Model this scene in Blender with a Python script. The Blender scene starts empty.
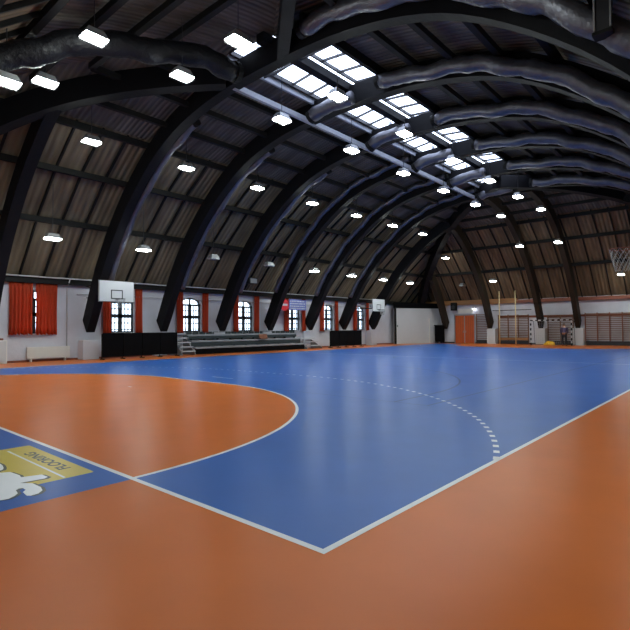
import bpy, bmesh, math, random
import numpy as np
from mathutils import Vector, Matrix
random.seed(4)
PI = math.pi
COL = bpy.context.scene.collection
SC = bpy.context.scene
# ------------------------------------------------------------------ camera
cam_d = bpy.data.cameras.new('camera'); cam = bpy.data.objects.new('camera', cam_d); COL.objects.link(cam)
yaw, pit, rol = math.radians(41.334), math.radians(1.572), math.radians(-0.384)
F = Vector((math.cos(yaw)*math.cos(pit), math.sin(yaw)*math.cos(pit), math.sin(pit)))
Rv = Vector((math.sin(yaw), -math.cos(yaw), 0)); Uv = Rv.cross(F)
R2 = Rv*math.cos(rol)+Uv*math.sin(rol); U2 = -Rv*math.sin(rol)+Uv*math.cos(rol)
M = Matrix((R2, U2, -F)).transposed().to_4x4(); M.translation = Vector((-2.531, -2.165, 1.481))
cam.matrix_world = M
cam_d.sensor_width = 36; cam_d.lens = 495.9/630*36; cam_d.clip_end = 500; cam_d.clip_start = 0.05
SC.camera = cam
# ------------------------------------------------------------------ sky, exposure
world = bpy.data.worlds.new('sky'); SC.world = world; world.use_nodes = True
bg = world.node_tree.nodes['Background']
bg.inputs[0].default_value = (0.70, 0.80, 1.0, 1); bg.inputs[1].default_value = 5.0
SC.view_settings.view_transform = 'Standard'; SC.view_settings.look = 'None'
SC.view_settings.gamma = 1; SC.view_settings.exposure = 0.0; SC.view_settings.use_curve_mapping = False
LAMP_POWER = 120.0
# ------------------------------------------------------------------ hall dimensions
X0, X1, YR, YL = -3.2, 42.1, -4.34, 23.5
CY = 9.58; HALF = 13.92; KN = .863
ARCH = [8.81+4.17*k for k in range(6)]           # full arches
# ------------------------------------------------------------------ materials
def mat(name, col, rough=.6, metal=0, noise=0, nscale=3, spec=.5, bump=0, bscale=20, stretch=None, col2=None):
    m = bpy.data.materials.new(name); m.use_nodes = True; nt = m.node_tree; b = nt.nodes['Principled BSDF']
    b.inputs['Base Color'].default_value = (*col, 1); b.inputs['Roughness'].default_value = rough
    b.inputs['Metallic'].default_value = metal; b.inputs['Specular IOR Level'].default_value = spec
    tc = nt.nodes.new('ShaderNodeTexCoord'); mp = nt.nodes.new('ShaderNodeMapping')
    nt.links.new(tc.outputs['Object'], mp.inputs[0])
    if stretch: mp.inputs['Scale'].default_value = stretch
    if noise:
        n = nt.nodes.new('ShaderNodeTexNoise'); n.inputs['Scale'].default_value = nscale; n.inputs['Detail'].default_value = 5
        nt.links.new(mp.outputs[0], n.inputs['Vector'])
        r = nt.nodes.new('ShaderNodeMix'); r.data_type = 'RGBA'
        c2 = col2 or tuple(c*(1-noise) for c in col)
        r.inputs[6].default_value = (*c2, 1); r.inputs[7].default_value = (*tuple(min(1, c*(1+noise*.6)) for c in col), 1)
        nt.links.new(n.outputs['Fac'], r.inputs[0]); nt.links.new(r.outputs[2], b.inputs['Base Color'])
    if bump:
        n2 = nt.nodes.new('ShaderNodeTexNoise'); n2.inputs['Scale'].default_value = bscale; n2.inputs['Detail'].default_value = 4
        nt.links.new(mp.outputs[0], n2.inputs['Vector'])
        bp = nt.nodes.new('ShaderNodeBump'); bp.inputs['Strength'].default_value = bump; bp.inputs['Distance'].default_value = .05
        nt.links.new(n2.outputs['Fac'], bp.inputs['Height']); nt.links.new(bp.outputs[0], b.inputs['Normal'])
    return m
def emis(name, col, s):
    m = bpy.data.materials.new(name); m.use_nodes = True; nt = m.node_tree
    e = nt.nodes.new('ShaderNodeEmission'); e.inputs[0].default_value = (*col, 1); e.inputs[1].default_value = s
    nt.links.new(e.outputs[0], nt.nodes['Material Output'].inputs[0]); return m
def glass(name, tint=(1, 1, 1)):
    m = bpy.data.materials.new(name); m.use_nodes = True; nt = m.node_tree
    t = nt.nodes.new('ShaderNodeBsdfTransparent'); t.inputs[0].default_value = (*tint, 1)
    g = nt.nodes.new('ShaderNodeBsdfGlossy'); g.inputs['Roughness'].default_value = .05
    x = nt.nodes.new('ShaderNodeMixShader'); x.inputs[0].default_value = .06
    nt.links.new(t.outputs[0], x.inputs[1]); nt.links.new(g.outputs[0], x.inputs[2])
    nt.links.new(x.outputs[0], nt.nodes['Material Output'].inputs[0]); return m
def stripes(name, c1, c2, axis, period, rough=.85, amp=.5, patch=.35):
    """boards or corrugations running along the slope: colour bands across `axis` plus worn patches"""
    m = mat(name, c1, rough); nt = m.node_tree; b = nt.nodes['Principled BSDF']
    tc = nt.nodes.new('ShaderNodeTexCoord'); sp = nt.nodes.new('ShaderNodeSeparateXYZ'); nt.links.new(tc.outputs['Object'], sp.inputs[0])
    mu = nt.nodes.new('ShaderNodeMath'); mu.operation = 'MULTIPLY'; mu.inputs[1].default_value = 2*PI/period
    nt.links.new(sp.outputs[axis], mu.inputs[0])
    sn = nt.nodes.new('ShaderNodeMath'); sn.operation = 'SINE'; nt.links.new(mu.outputs[0], sn.inputs[0])
    ma = nt.nodes.new('ShaderNodeMath'); ma.operation = 'MULTIPLY_ADD'; ma.inputs[1].default_value = amp*.5; ma.inputs[2].default_value = .5
    nt.links.new(sn.outputs[0], ma.inputs[0])
    mp = nt.nodes.new('ShaderNodeMapping'); nt.links.new(tc.outputs['Object'], mp.inputs[0])
    mp.inputs['Scale'].default_value = (2.2, .35, .35) if axis == 0 else (.35, 2.2, .35)
    no = nt.nodes.new('ShaderNodeTexNoise'); no.inputs['Scale'].default_value = 1.2; no.inputs['Detail'].default_value = 4
    nt.links.new(mp.outputs[0], no.inputs['Vector'])
    x = nt.nodes.new('ShaderNodeMix'); x.data_type = 'RGBA'; x.inputs[6].default_value = (*c1, 1); x.inputs[7].default_value = (*c2, 1)
    nt.links.new(ma.outputs[0], x.inputs[0])
    y = nt.nodes.new('ShaderNodeMix'); y.data_type = 'RGBA'; y.blend_type = 'MULTIPLY'; y.inputs[0].default_value = patch*2
    cr = nt.nodes.new('ShaderNodeValToRGB'); cr.color_ramp.elements[0].position = .35; cr.color_ramp.elements[1].position = .65
    cr.color_ramp.elements[0].color = (.35, .33, .32, 1)
    nt.links.new(no.outputs['Fac'], cr.inputs[0]); nt.links.new(x.outputs[2], y.inputs[6]); nt.links.new(cr.outputs[0], y.inputs[7])
    nt.links.new(y.outputs[2], b.inputs['Base Color'])
    bp = nt.nodes.new('ShaderNodeBump'); bp.inputs['Strength'].default_value = .6; bp.inputs['Distance'].default_value = .04
    nt.links.new(sn.outputs[0], bp.inputs['Height']); nt.links.new(bp.outputs[0], b.inputs['Normal'])
    return m
def floor_mat(name, c, n=.16):
    m = mat(name, c, .3, noise=n, nscale=1.3, spec=.1); nt = m.node_tree; b = nt.nodes['Principled BSDF']
    tc = nt.nodes.new('ShaderNodeTexCoord'); no = nt.nodes.new('ShaderNodeTexNoise'); no.inputs['Scale'].default_value = .8; no.inputs['Detail'].default_value = 6
    nt.links.new(tc.outputs['Object'], no.inputs['Vector'])
    mr = nt.nodes.new('ShaderNodeMapRange'); mr.inputs[3].default_value = .30; mr.inputs[4].default_value = .34
    nt.links.new(no.outputs['Fac'], mr.inputs[0]); nt.links.new(mr.outputs[0], b.inputs['Roughness'])
    return m
MT = dict(
    orange=floor_mat('orange_floor', (.56, .135, .020)), blue=floor_mat('blue_floor', (.034, .12, .43)),
    line=floor_mat('white_line', (.74, .76, .8), .05), dline=floor_mat('dark_line', (.02, .045, .16), .1),
    wall=mat('white_plaster', (.52, .53, .60), .8, noise=.16, nscale=1.5, bump=.15, bscale=8),
    board_w=stripes('side_boards', (.23, .19, .125), (.15, .12, .078), 0, .26),
    board_e=stripes('end_boards', (.22, .15, .085), (.135, .095, .055), 1, .26),
    corr_w=stripes('side_corrugated', (.16, .14, .12), (.09, .08, .07), 0, .2),
    corr_e=stripes('end_corrugated', (.155, .13, .11), (.09, .074, .062), 1, .2),
    arch=mat('black_timber', (.007, .007, .009), .6, spec=.12, noise=.3, nscale=2, bump=.2, bscale=6),
    purlin=mat('dark_purlin', (.011, .011, .011), .7, spec=.2, noise=.3),
    paleb=mat('pale_steel_beam', (.30, .32, .38), .5, noise=.15, metal=.2),
    foil=mat('crumpled_foil', (.14, .14, .165), .42, metal=.7, noise=.45, nscale=4, bump=.6, bscale=6),
    shadefoil=mat('foil_in_shade', (.008, .008, .011), .55, spec=.25, metal=.1, noise=.4, nscale=4, bump=1.0, bscale=6),  # same foil with the shade put into its colour
    darkbrown=mat('dark_brown_timber', (.028, .021, .015), .6, spec=.15, noise=.3),
    cap=mat('black_rubber', (.006, .006, .006), .7, spec=.2, noise=.1),
    metal=mat('grey_metal', (.35, .36, .38), .4, metal=.6, noise=.1),
    dmetal=mat('dark_metal', (.03, .03, .035), .45, metal=.4, noise=.1),
    lamp=emis('lamp_glow', (.92, 1.0, .94), LAMP_POWER), lampoff=mat('unlit_lens', (.55, .57, .6), .3, noise=.05),
    curtain=None, wood=mat('brown_wood', (.20, .09, .04), .5, noise=.3, nscale=4, stretch=(1, 1, .2)),
    redwood=mat('red_brown_wood', (.22, .06, .03), .5, noise=.25), palewood=mat('pale_wood', (.62, .50, .28), .5, noise=.15),
    beamwood=mat('orange_wood_beam', (.30, .14, .05), .55, noise=.35, nscale=2, stretch=(.3, .3, 2)),
    frame=mat('dark_window_frame', (.018, .022, .03), .5, noise=.2), glass=glass('window_glass', (.85, .90, .87)),
    skyglass=glass('roof_glass', (.97, .98, 1)), white=mat('white_paint', (.50, .51, .54), .5, noise=.05),
    offwhite=mat('radiator_enamel', (.62, .62, .60), .45, noise=.08), black=mat('black_cloth', (.003, .003, .004), .9, spec=.08, noise=.3, bump=.15),
    bench=mat('grey_bench', (.26, .28, .31), .5, noise=.2), step=mat('light_grey_step', (.42, .44, .48), .5, noise=.12),
    orange_door=mat('orange_door_paint', (.50, .09, .015), .4, noise=.15), red=mat('red_sign', (.55, .01, .02), .4, noise=.05),
    bluesign=mat('blue_sign', (.10, .13, .38), .4, noise=.08), yellow=mat('yellow_print', (.58, .44, .035), .35, noise=.06),
    yellowmat=mat('yellow_vinyl', (.75, .42, .02), .5, noise=.15), print_dark=mat('dark_print', (.03, .045, .05), .4, noise=.1),
    print_white=mat('white_print', (.85, .88, .95), .35, noise=.04), jacket=mat('purple_jacket', (.07, .06, .13), .8, noise=.2),
    trousers=mat('dark_trousers', (.02, .022, .03), .8, noise=.2), skin=mat('skin', (.45, .27, .2), .5, noise=.05),
    hair=mat('grey_hair', (.16, .14, .13), .7, noise=.2), belt=mat('brown_cloth', (.22, .09, .04), .8, noise=.2),
    grass=mat('grass', (.10, .17, .06), .9, noise=.4, nscale=2), leaf=mat('hedge_leaf', (.10, .2, .07), .8, noise=.5, nscale=6),
    net=mat('net_cord', (.34, .36, .36), .7, noise=.05), brown=mat('rust_cloth', (.16, .05, .02), .7, noise=.2),
    teal=mat('dark_green_seat', (.018, .028, .032), .5, noise=.2))
def curtain_mat():
    m = mat('orange_curtain_cloth', (.45, .055, .015), .8, noise=.25, nscale=2, stretch=(2, 2, .4)); nt = m.node_tree
    b = nt.nodes['Principled BSDF']; t = nt.nodes.new('ShaderNodeBsdfTranslucent'); t.inputs[0].default_value = (1.0, .13, .02, 1)
    x = nt.nodes.new('ShaderNodeMixShader'); x.inputs[0].default_value = .4
    nt.links.new(b.outputs[0], x.inputs[1]); nt.links.new(t.outputs[0], x.inputs[2]); nt.links.new(x.outputs[0], nt.nodes['Material Output'].inputs[0])
    return m
MT['curtain'] = curtain_mat()
# ------------------------------------------------------------------ mesh helpers
class MB:
    def __init__(s): s.v = []; s.f = []; s.mi = []
    def poly(s, pts, m=0):
        n = len(s.v); s.v += [tuple(p) for p in pts]; s.f.append(tuple(range(n, n+len(pts)))); s.mi.append(m); return s
    def box(s, x0, x1, y0, y1, z0, z1, m=0, mx=None):
        n = len(s.v); P = [(x, y, z) for z in (z0, z1) for x, y in ((x0, y0), (x1, y0), (x1, y1), (x0, y1))]
        if mx is not None: P = [tuple(mx @ Vector(p)) for p in P]
        s.v += P
        for q in ((3, 2, 1, 0), (4, 5, 6, 7), (0, 1, 5, 4), (1, 2, 6, 5), (2, 3, 7, 6), (3, 0, 4, 7)):
            s.f.append(tuple(n+i for i in q)); s.mi.append(m)
        return s
    def beam(s, a, b, w, h, m=0):
        a = Vector(a); b = Vector(b); d = b-a; L = d.length; d.normalize()
        up = Vector((0, 0, 1)) if abs(d.z) < .95 else Vector((0, 1, 0))
        sx = d.cross(up).normalized(); uz = sx.cross(d).normalized()
        mx = Matrix((d, sx, uz)).transposed().to_4x4(); mx.translation = a
        return s.box(0, L, -w/2, w/2, -h/2, h/2, m, mx)
    def tube(s, pts, r, n=8, m=0, cap=True, rfun=None, jit=None):
        pts = [Vector(p) for p in pts]; base = len(s.v)
        ref = None
        for i, p in enumerate(pts):
            d = (pts[min(i+1, len(pts)-1)]-pts[max(i-1, 0)]).normalized()
            if ref is None: ref = d.orthogonal().normalized()
            ref = (ref-d*ref.dot(d)).normalized(); b2 = d.cross(ref)
            for k in range(n):
                a = 2*PI*k/n; rr = r*(rfun(i, k) if rfun else 1)
                s.v.append(tuple(p+(ref*math.cos(a)+b2*math.sin(a))*rr))
        for i in range(len(pts)-1):
            for k in range(n):
                a = base+i*n+k; b = base+i*n+(k+1) % n
                s.f.append((a, b, b+n, a+n)); s.mi.append(m)
        if cap:
            s.f.append(tuple(base+k for k in range(n))[::-1]); s.mi.append(m)
            e = base+(len(pts)-1)*n; s.f.append(tuple(e+k for k in range(n))); s.mi.append(m)
        return s
    def prism(s, pts, ext, m=0):
        """closed outline pts (3-D, planar) pushed by ext"""
        ext = Vector(ext); A = [Vector(p) for p in pts]; B = [p+ext for p in A]; n = len(A); b = len(s.v)
        s.v += [tuple(p) for p in A+B]
        s.f.append(tuple(b+i for i in range(n))[::-1]); s.mi.append(m)
        s.f.append(tuple(b+n+i for i in range(n))); s.mi.append(m)
        for i in range(n):
            j = (i+1) % n; s.f.append((b+i, b+j, b+n+j, b+n+i)); s.mi.append(m)
        return s
    def build(s, name, mats, parent=None, smooth=False, bevel=0, fix=True):
        me = bpy.data.meshes.new(name); me.from_pydata(s.v, [], s.f)
        if not isinstance(mats, (list, tuple)): mats = [mats]
        for x in mats: me.materials.append(x)
        for p, mi in zip(me.polygons, s.mi): p.material_index = mi; p.use_smooth = smooth
        if fix:
            bm = bmesh.new(); bm.from_mesh(me); bmesh.ops.recalc_face_normals(bm, faces=bm.faces); bm.to_mesh(me); bm.free()
        o = bpy.data.objects.new(name, me); COL.objects.link(o)
        if parent: o.parent = parent
        if bevel:
            b = o.modifiers.new('bevel', 'BEVEL'); b.width = bevel; b.segments = 2; b.limit_method = 'ANGLE'
        return o
def tag(o, label=None, cat=None, group=None, kind=None):
    if label: o['label'] = label
    if cat: o['category'] = cat
    if group: o['group'] = group
    if kind: o['kind'] = kind
    return o
def empty(name, loc, label, cat, group=None, rz=0):
    o = bpy.data.objects.new(name, None); COL.objects.link(o); o.location = loc; o.rotation_euler = (0, 0, rz)
    o.empty_display_size = .2
    return tag(o, label, cat, group)
def struct(o, label=None, cat=None): o['kind'] = 'structure'; return tag(o, label, cat)
def copy_tree(o, parent=None):
    c = o.copy(); COL.objects.link(c)
    if parent: c.parent = parent
    for ch in [x for x in bpy.data.objects if x.parent == o]: copy_tree(ch, c)
    return c
ORD = ['first', 'second', 'third', 'fourth', 'fifth', 'sixth', 'seventh', 'eighth', 'ninth', 'tenth', 'eleventh', 'twelfth']
# ================================================================== FLOOR (one mesh: sheet, fields and painted lines)
def arc_pts(R, xg, sgn, n=40):
    """goal-side D line at goal line x=xg opening towards sgn, clipped to the court width"""
    out = []
    amax = PI/2 if R == 6 else math.asin(8.5/9)
    for i in range(n+1):
        a = amax-amax*i/n; out.append((xg+sgn*R*math.cos(a), 8.5-R*math.sin(a)))
    for i in range(n+1):
        a = amax*i/n; out.append((xg+sgn*R*math.cos(a), 11.5+R*math.sin(a)))
    return out
fl = MB()
fl.poly([(X0, YR, 0), (X1, YR, 0), (X1, YL, 0), (X0, YL, 0)], 0)
def strip(pts, w, z, m, closed=False):
    P = [Vector((x, y)) for x, y in pts]; n = len(P); Ls, Rs = [], []
    for i in range(n):
        a = P[(i-1) % n if closed else max(i-1, 0)]; b = P[(i+1) % n if closed else min(i+1, n-1)]
        d = (b-a).normalized(); nn = Vector((-d.y, d.x))*w/2; Ls.append(P[i]+nn); Rs.append(P[i]-nn)
    for i in range(n if closed else n-1):
        j = (i+1) % n
        fl.poly([(*Rs[i], z), (*Rs[j], z), (*Ls[j], z), (*Ls[i], z)], m)
near = arc_pts(6, 0, 1); far = arc_pts(6, 40, -1)
# blue field as rows of quads so the D areas stay orange
def field_row(y0, y1):
    def xin(y, xg, s):
        if y < 2.5 or y > 17.5: return xg
        dy = max(8.5-y, y-11.5, 0); return xg+s*math.sqrt(max(36-dy*dy, 0))
    fl.poly([(xin(y0, 0, 1), y0, .0015), (xin(y0, 40, -1), y0, .0015), (xin(y1, 40, -1), y1, .0015), (xin(y1, 0, 1), y1, .0015)], 1)
ys = [0, 2.5]+[2.5+.02*(1.28**i) for i in range(22) if .02*(1.28**i) < 3.2]+[5.8+.15*i for i in range(19)]+[8.5, 11.5]
ys = sorted(set(round(y, 4) for y in ys+[20-y for y in ys]))
for a, b in zip(ys[:-1], ys[1:]): field_row(a, b)
# blue box behind the near goal line
fl.poly([(-2.3, 2.48, .0015), (0, 2.48, .0015), (0, 17.5, .0015), (-2.3, 17.5, .0015)], 1)
ZL = .003
W = .055
strip([(-W/2, 0), (40+W/2, 0)], W, ZL, 2); strip([(-W/2, 20), (40+W/2, 20)], W, ZL, 2)
e_ = W/2; strip([(0, e_), (0, 20-e_)], W, ZL, 2); strip([(40, e_), (40, 20-e_)], W, ZL, 2); strip([(20, e_), (20, 20-e_)], W, ZL, 2)
strip(near, W, ZL+.0005, 2); strip(far, W, ZL+.0005, 2)
for xg, s in ((0, 1), (40, -1)):
    c0 = arc_pts(9, xg, s, 200); cl = [0]
    for a, b in zip(c0[:-1], c0[1:]): cl.append(cl[-1]+math.hypot(b[0]-a[0], b[1]-a[1]))
    qs = np.arange(.03, cl[-1]-.03, .03)
    c = [(float(np.interp(q, cl, [p[0] for p in c0])), float(np.interp(q, cl, [p[1] for p in c0]))) for q in qs]; acc = 0; cur = []
    for a, b in zip(c[:-1], c[1:]):
        L = math.hypot(b[0]-a[0], b[1]-a[1])
        if (acc % .30) < .15: cur.append(a)
        else:
            if len(cur) > 1: strip(cur, W+.015, ZL, 2)
            cur = []
        acc += L
    strip([(xg+s*7, 9.5), (xg+s*7, 10.5)], W, ZL, 2); strip([(xg+s*4, 9.92), (xg+s*4, 10.08)], W, ZL, 2)
ZD = .0022
strip([(6, 2.5), (34, 2.5), (34, 17.5), (6, 17.5)], .05, ZD, 3, True)
for xc, s in ((7.5, 1), (32.5, -1)):
    strip([(xc-s*1.5, 3.25)]+[(xc+s*6.75*math.cos(t), 10+6.75*math.sin(t)) for t in np.linspace(-PI/2, PI/2, 60)]+[(xc-s*1.5, 16.75)], .05, ZD, 3)
strip([(20+1.8*math.cos(t), 10+1.8*math.sin(t)) for t in np.linspace(0, 2*PI, 40)][:-1], .05, ZD, 3, True)
floor = fl.build('floor', [MT['orange'], MT['blue'], MT['line'], MT['dline']], fix=False); struct(floor)
# outside ground
g = MB(); g.box(-60, 100, 24.2, 90, -.6, -.4); struct(g.build('ground', MT['grass']))
# ================================================================== ROOF PROFILES  d = distance in from the wall
SD = [0.55, 0.7, 2.2, 4, 5.8, 7.7, 10.2, HALF]; SZ = [1.36, 1.46, 4.25, 6.51, 8.08, 9.23, 9.95, 10.2]
RD = [0, 2.4, 4.4, 6.3, 8.5, 10.8, 12.3, HALF]; RZ = [3.95, 6.6, 8.35, 9.65, 10.35, 10.85, 11.08, 11.25]
def catmull(D, Z, d):
    D = D+[2*HALF-D[-2]]; Z = Z+[Z[-2]]
    i = max(0, min(len(D)-3, int(np.searchsorted(D, d))-1))
    d0, d1 = D[i], D[i+1]; t = (d-d0)/(d1-d0)
    def sl(k):
        if k <= 0: return (Z[1]-Z[0])/(D[1]-D[0])
        a = (Z[k]-Z[k-1])/(D[k]-D[k-1]); b = (Z[k+1]-Z[k])/(D[k+1]-D[k]); return (a+b)/2
    h = d1-d0; m0, m1 = sl(i)*h, sl(i+1)*h
    return (2*t**3-3*t*t+1)*Z[i]+(t**3-2*t*t+t)*m0+(-2*t**3+3*t*t)*Z[i+1]+(t**3-t*t)*m1
def soff(d): return catmull(SD[1:], SZ[1:], d) if d >= .7 else 1.36+(d-.55)*.7
def roof(d): return float(np.interp(d, RD, RZ))
DEP = .76
def rib_profile(d0, d1, n=26):
    """(d, soffit z, outer d, outer z)"""
    out = []
    for i in range(n+1):
        d = d0+(d1-d0)*i/n; e = .05; s = (soff(min(d+e, HALF))-soff(max(d-e, .56)))/(min(d+e, HALF)-max(d-e, .56))
        if d > HALF-.06: s = 0
        L = math.hypot(1, s); out.append((d, soff(d), max(.04, d-DEP*s/L), soff(d)+DEP/L))
    return out
def rib_mesh(mb, base, udir, d0, d1, w, m=0, n=26):
    """base: point on wall line, udir: plan direction per unit d"""
    u = Vector((*udir, 0)); side = Vector((-udir[1], udir[0], 0)).normalized()*w/2; b = Vector((*base, 0))
    P = rib_profile(d0, d1, n)
    sec = []
    for d, z, od, oz in P:
        i = b+u*d+Vector((0, 0, z)); o = b+u*od+Vector((0, 0, oz)); sec.append((i-side, i+side, o+side, o-side))
    # foot: cut back to the wall
    k = len(mb.v)
    for s4 in sec: mb.v += [tuple(q) for q in s4]
    for j in range(len(sec)-1):
        for q in range(4):
            a = k+j*4+q; c = k+j*4+(q+1) % 4; mb.f.append((a, c, c+4, a+4)); mb.mi.append(m)
    mb.f.append((k, k+1, k+2, k+3)); mb.mi.append(m); e = k+(len(sec)-1)*4; mb.f.append((e+3, e+2, e+1, e)); mb.mi.append(m)
AW = .42
G_ARCH = 'full-width arched roof ribs'
lm = ['the nearest complete one, left foot beside the near backboard', 'left foot behind the near black screen, before the bleachers', 'left foot behind the first third of the bleachers',
      'left foot just left of the red round sign', 'left foot at the far end of the bleachers', 'left foot behind the far black screen']
for k, ax in enumerate(ARCH):
    mb = MB()
    rib_mesh(mb, (ax, YL), (0, -1), .56, HALF, AW); rib_mesh(mb, (ax, 2*CY-YL), (0, 1), .56, HALF, AW)
    o = mb.build('roof_arch', MT['arch'], fix=True)
    tag(o, 'black roof arch spanning the hall, '+lm[k], 'arch', G_ARCH)
r2 = math.sqrt(.5)
def jack(name, base, u, d1, label, group, d0=.56, w=AW, m='arch'):
    mb = MB(); rib_mesh(mb, base, u, d0, d1, w); o = mb.build(name, MT[m]); return tag(o, label, 'rib', group)
YRR = 2*CY-YL
for nm, base, u in (('far left', (X1, YL), (-1, -1)), ('far right', (X1, YRR), (-1, 1)), ('near left', (X0, YL), (1, -1)), ('near right', (X0, YRR), (KN, .97))):
    dl = 11.75 if nm == 'near left' else HALF-.1
    jack('hip_rib', base, u, dl, 'black diagonal hip rib rising from the %s corner of the hall' % nm, 'diagonal hip ribs', w=.36 if nm == 'near right' else .5)
jack('half_arch', (ARCH[0]-4.45, YL), (0, -1), 7.6, 'black part arch on left side ending on near diagonal rib', 'short side ribs')
jack('half_arch', (ARCH[0]-4.45, YRR), (0, 1), 8.6, 'black part arch on right side ending on near diagonal rib', 'short side ribs')
jack('half_arch', (ARCH[5]+4.17, YL), (0, -1), 8.1, 'black part arch whose foot stands behind the far backboard', 'short side ribs')
jack('half_arch', (ARCH[5]+4.17, YRR), (0, 1), 8.1, 'black part arch on the right side near the far corner', 'short side ribs')
far_feet = [(19.9, 3.4, 'beside the orange double door, left of it', 'redwood'), (15.55, 7.8, 'right of the orange double door', 'darkbrown'), (11.2, 11.9, 'ending above the left half of the goal', 'darkbrown'),
            (8.35, 11.9, 'ending right of the goal', 'darkbrown'), (3.4, 7.8, 'right of the climbing frames', 'darkbrown'), (-.8, 3.4, 'next to the far right corner', 'darkbrown')]
for y, d1, t, m in far_feet:
    jack('end_rib', (X1, y), (-1, 0), d1, 'dark curved end wall rib with its foot %s' % t, 'end wall ribs', w=.36, m='darkbrown')
# ------------------------------------------------------------------ roof skins (ceiling) with rafters under the steep lower part
SKY0 = 8.3
def skin(side):
    mb = MB()
    cy2 = CY
    def pt(d, t, z):            # t 0..1 along the slope's own direction
        if side in 'LR':
            xa, xb = X0+KN*d, X1-d; y = YL-d if side == 'L' else YRR+d; return (xa+(xb-xa)*t, y, z)
        ya, yb = YRR+d, YL-d; x = X1-d if side == 'F' else X0+KN*d; return (x, ya+(yb-ya)*t, z)
    D = [0, 1.2, 2.4, 3.4, 4.4, 5.35, 6.3, 7.4, 8.5, 9.65, 10.8, 12.3, HALF]
    for a, b in zip(D[:-1], D[1:]):
        m = 0 if b <= 6.31 else 1
        if side in 'LR' and a >= 12.3:      # only the short closed end before the rooflight
            y = (lambda d: YL-d) if side == 'L' else (lambda d: YRR+d); xe = SKY0 if side == 'L' else ARCH[0]+.2
            P = [(X0+KN*a, y(a), roof(a)), (xe, y(a), roof(a)), (xe, y(b), roof(b)), (X0+KN*b, y(b), roof(b))]
            mb.poly(P, 1); mb.poly([(x, y, z+.12) for x, y, z in P][::-1], 1); continue
        P = [pt(a, 0, roof(a)), pt(a, 1, roof(a)), pt(b, 1, roof(b)), pt(b, 0, roof(b))]
        Q = [(x, y, z+.12) for x, y, z in P]
        mb.poly(P, m); mb.poly(Q[::-1], m)
    # rafters
    if side in 'LR':
        x = ARCH[0]-.02-4*4.17
        n = 0
        while x < X1-.6:
            if n % 4 and x > X0+.6:
                dm = min((x-X0)/KN, X1-x, 6.3)
                DD = [0.05]+[q for q in (1.2, 2.4, 3.4, 4.4, 5.35) if q < dm-.2]+[dm]
                for a, b in zip(DD[:-1], DD[1:]):
                    sy = (lambda d: YL-d) if side == 'L' else (lambda d: YRR+d)
                    mb.beam((x, sy(a), roof(a)-.07), (x, sy(b), roof(b)-.07), .07, .14, 2)
            x += 4.17/4; n += 1
    else:
        y = YRR+1.0
        while y < YL-.7:
            dm = min(y-YRR, YL-y, 6.3)
            DD = [0.05]+[q for q in (1.2, 2.4, 3.4, 4.4, 5.35) if q < dm-.2]+[dm]
            for a, b in zip(DD[:-1], DD[1:]):
                sx = (lambda d: X1-d) if side == 'F' else (lambda d: X0+KN*d)
                mb.beam((sx(a), y, roof(a)-.07), (sx(b), y, roof(b)-.07), .07, .14, 2)
            y += 1.04
    lo, up = ('board_w', 'corr_w') if side in 'LR' else ('board_e', 'corr_e')
    return mb.build('ceiling', [MT[lo], MT[up], MT['purlin']], fix=False)
for s, nm in (('L', 'left'), ('R', 'right'), ('F', 'far'), ('N', 'near')):
    struct(skin(s)).name = 'ceiling_'+nm
# ------------------------------------------------------------------ purlins
PD = [2.4, 4.4, 6.3, 7.8, 9.3, 10.7]
WH = ['lowest', 'second up', 'at the bend of the roof', 'first above the bend', 'second above the bend', 'third above the bend']
for i, d in enumerate(PD):
    z = roof(d)-.25; h = .24 if d < 7 else .2
    for side, y in (('left', YL-d), ('right', YRR+d)):
        o = MB().beam((X0+KN*d, y, z), (X1-d, y, z), .18, h).build('purlin', MT['purlin'])
        tag(o, 'long dark purlin along the %s roof slope, %s' % (side, WH[i]), 'beam', 'purlins of the side slopes')
    for side, x in (('far', X1-d), ('near', X0+KN*d)):
        if d > 11: continue
        o = MB().beam((x, YRR+d, z), (x, YL-d, z), .18, h).build('purlin', MT['purlin'])
        tag(o, 'dark purlin across the %s end slope of the roof, %s' % (side, WH[i]), 'beam', 'purlins of the end slopes')
# ridge beam, pale trims beside the rooflight
o = MB().beam((X0+KN*HALF-.6, CY, 10.93), (X1-HALF+1.2, CY, 10.93), .34, .3).build('ridge_beam', MT['arch']); tag(o, 'black ridge beam running down the middle of the rooflight', 'beam')
for s, nm in ((1, 'left'), (-1, 'right')):
    if s > 0:
        o = MB().beam((ARCH[0], CY+2.05, 10.22), (ARCH[5], CY+2.05, 10.22), .14, .2).build('cable_tray', MT['paleb']); tag(o, 'pale grey steel rail along the left side of the rooflight, lower one', 'rail')
        o = MB().beam((ARCH[0]-.5, CY+1.75, 10.95), (ARCH[5]+.3, CY+1.75, 10.95), .1, .3).build('curb_rail', MT['paleb']); tag(o, 'pale steel curb right under the left edge of the rooflight', 'rail')
    else:
        o = MB().beam((ARCH[0]-.5, CY-1.72, 10.9), (ARCH[5]+.3, CY-1.72, 10.9), .14, .34).build('curb_rail', MT['purlin']); tag(o, 'dark curb under the right edge of the rooflight', 'rail')
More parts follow.
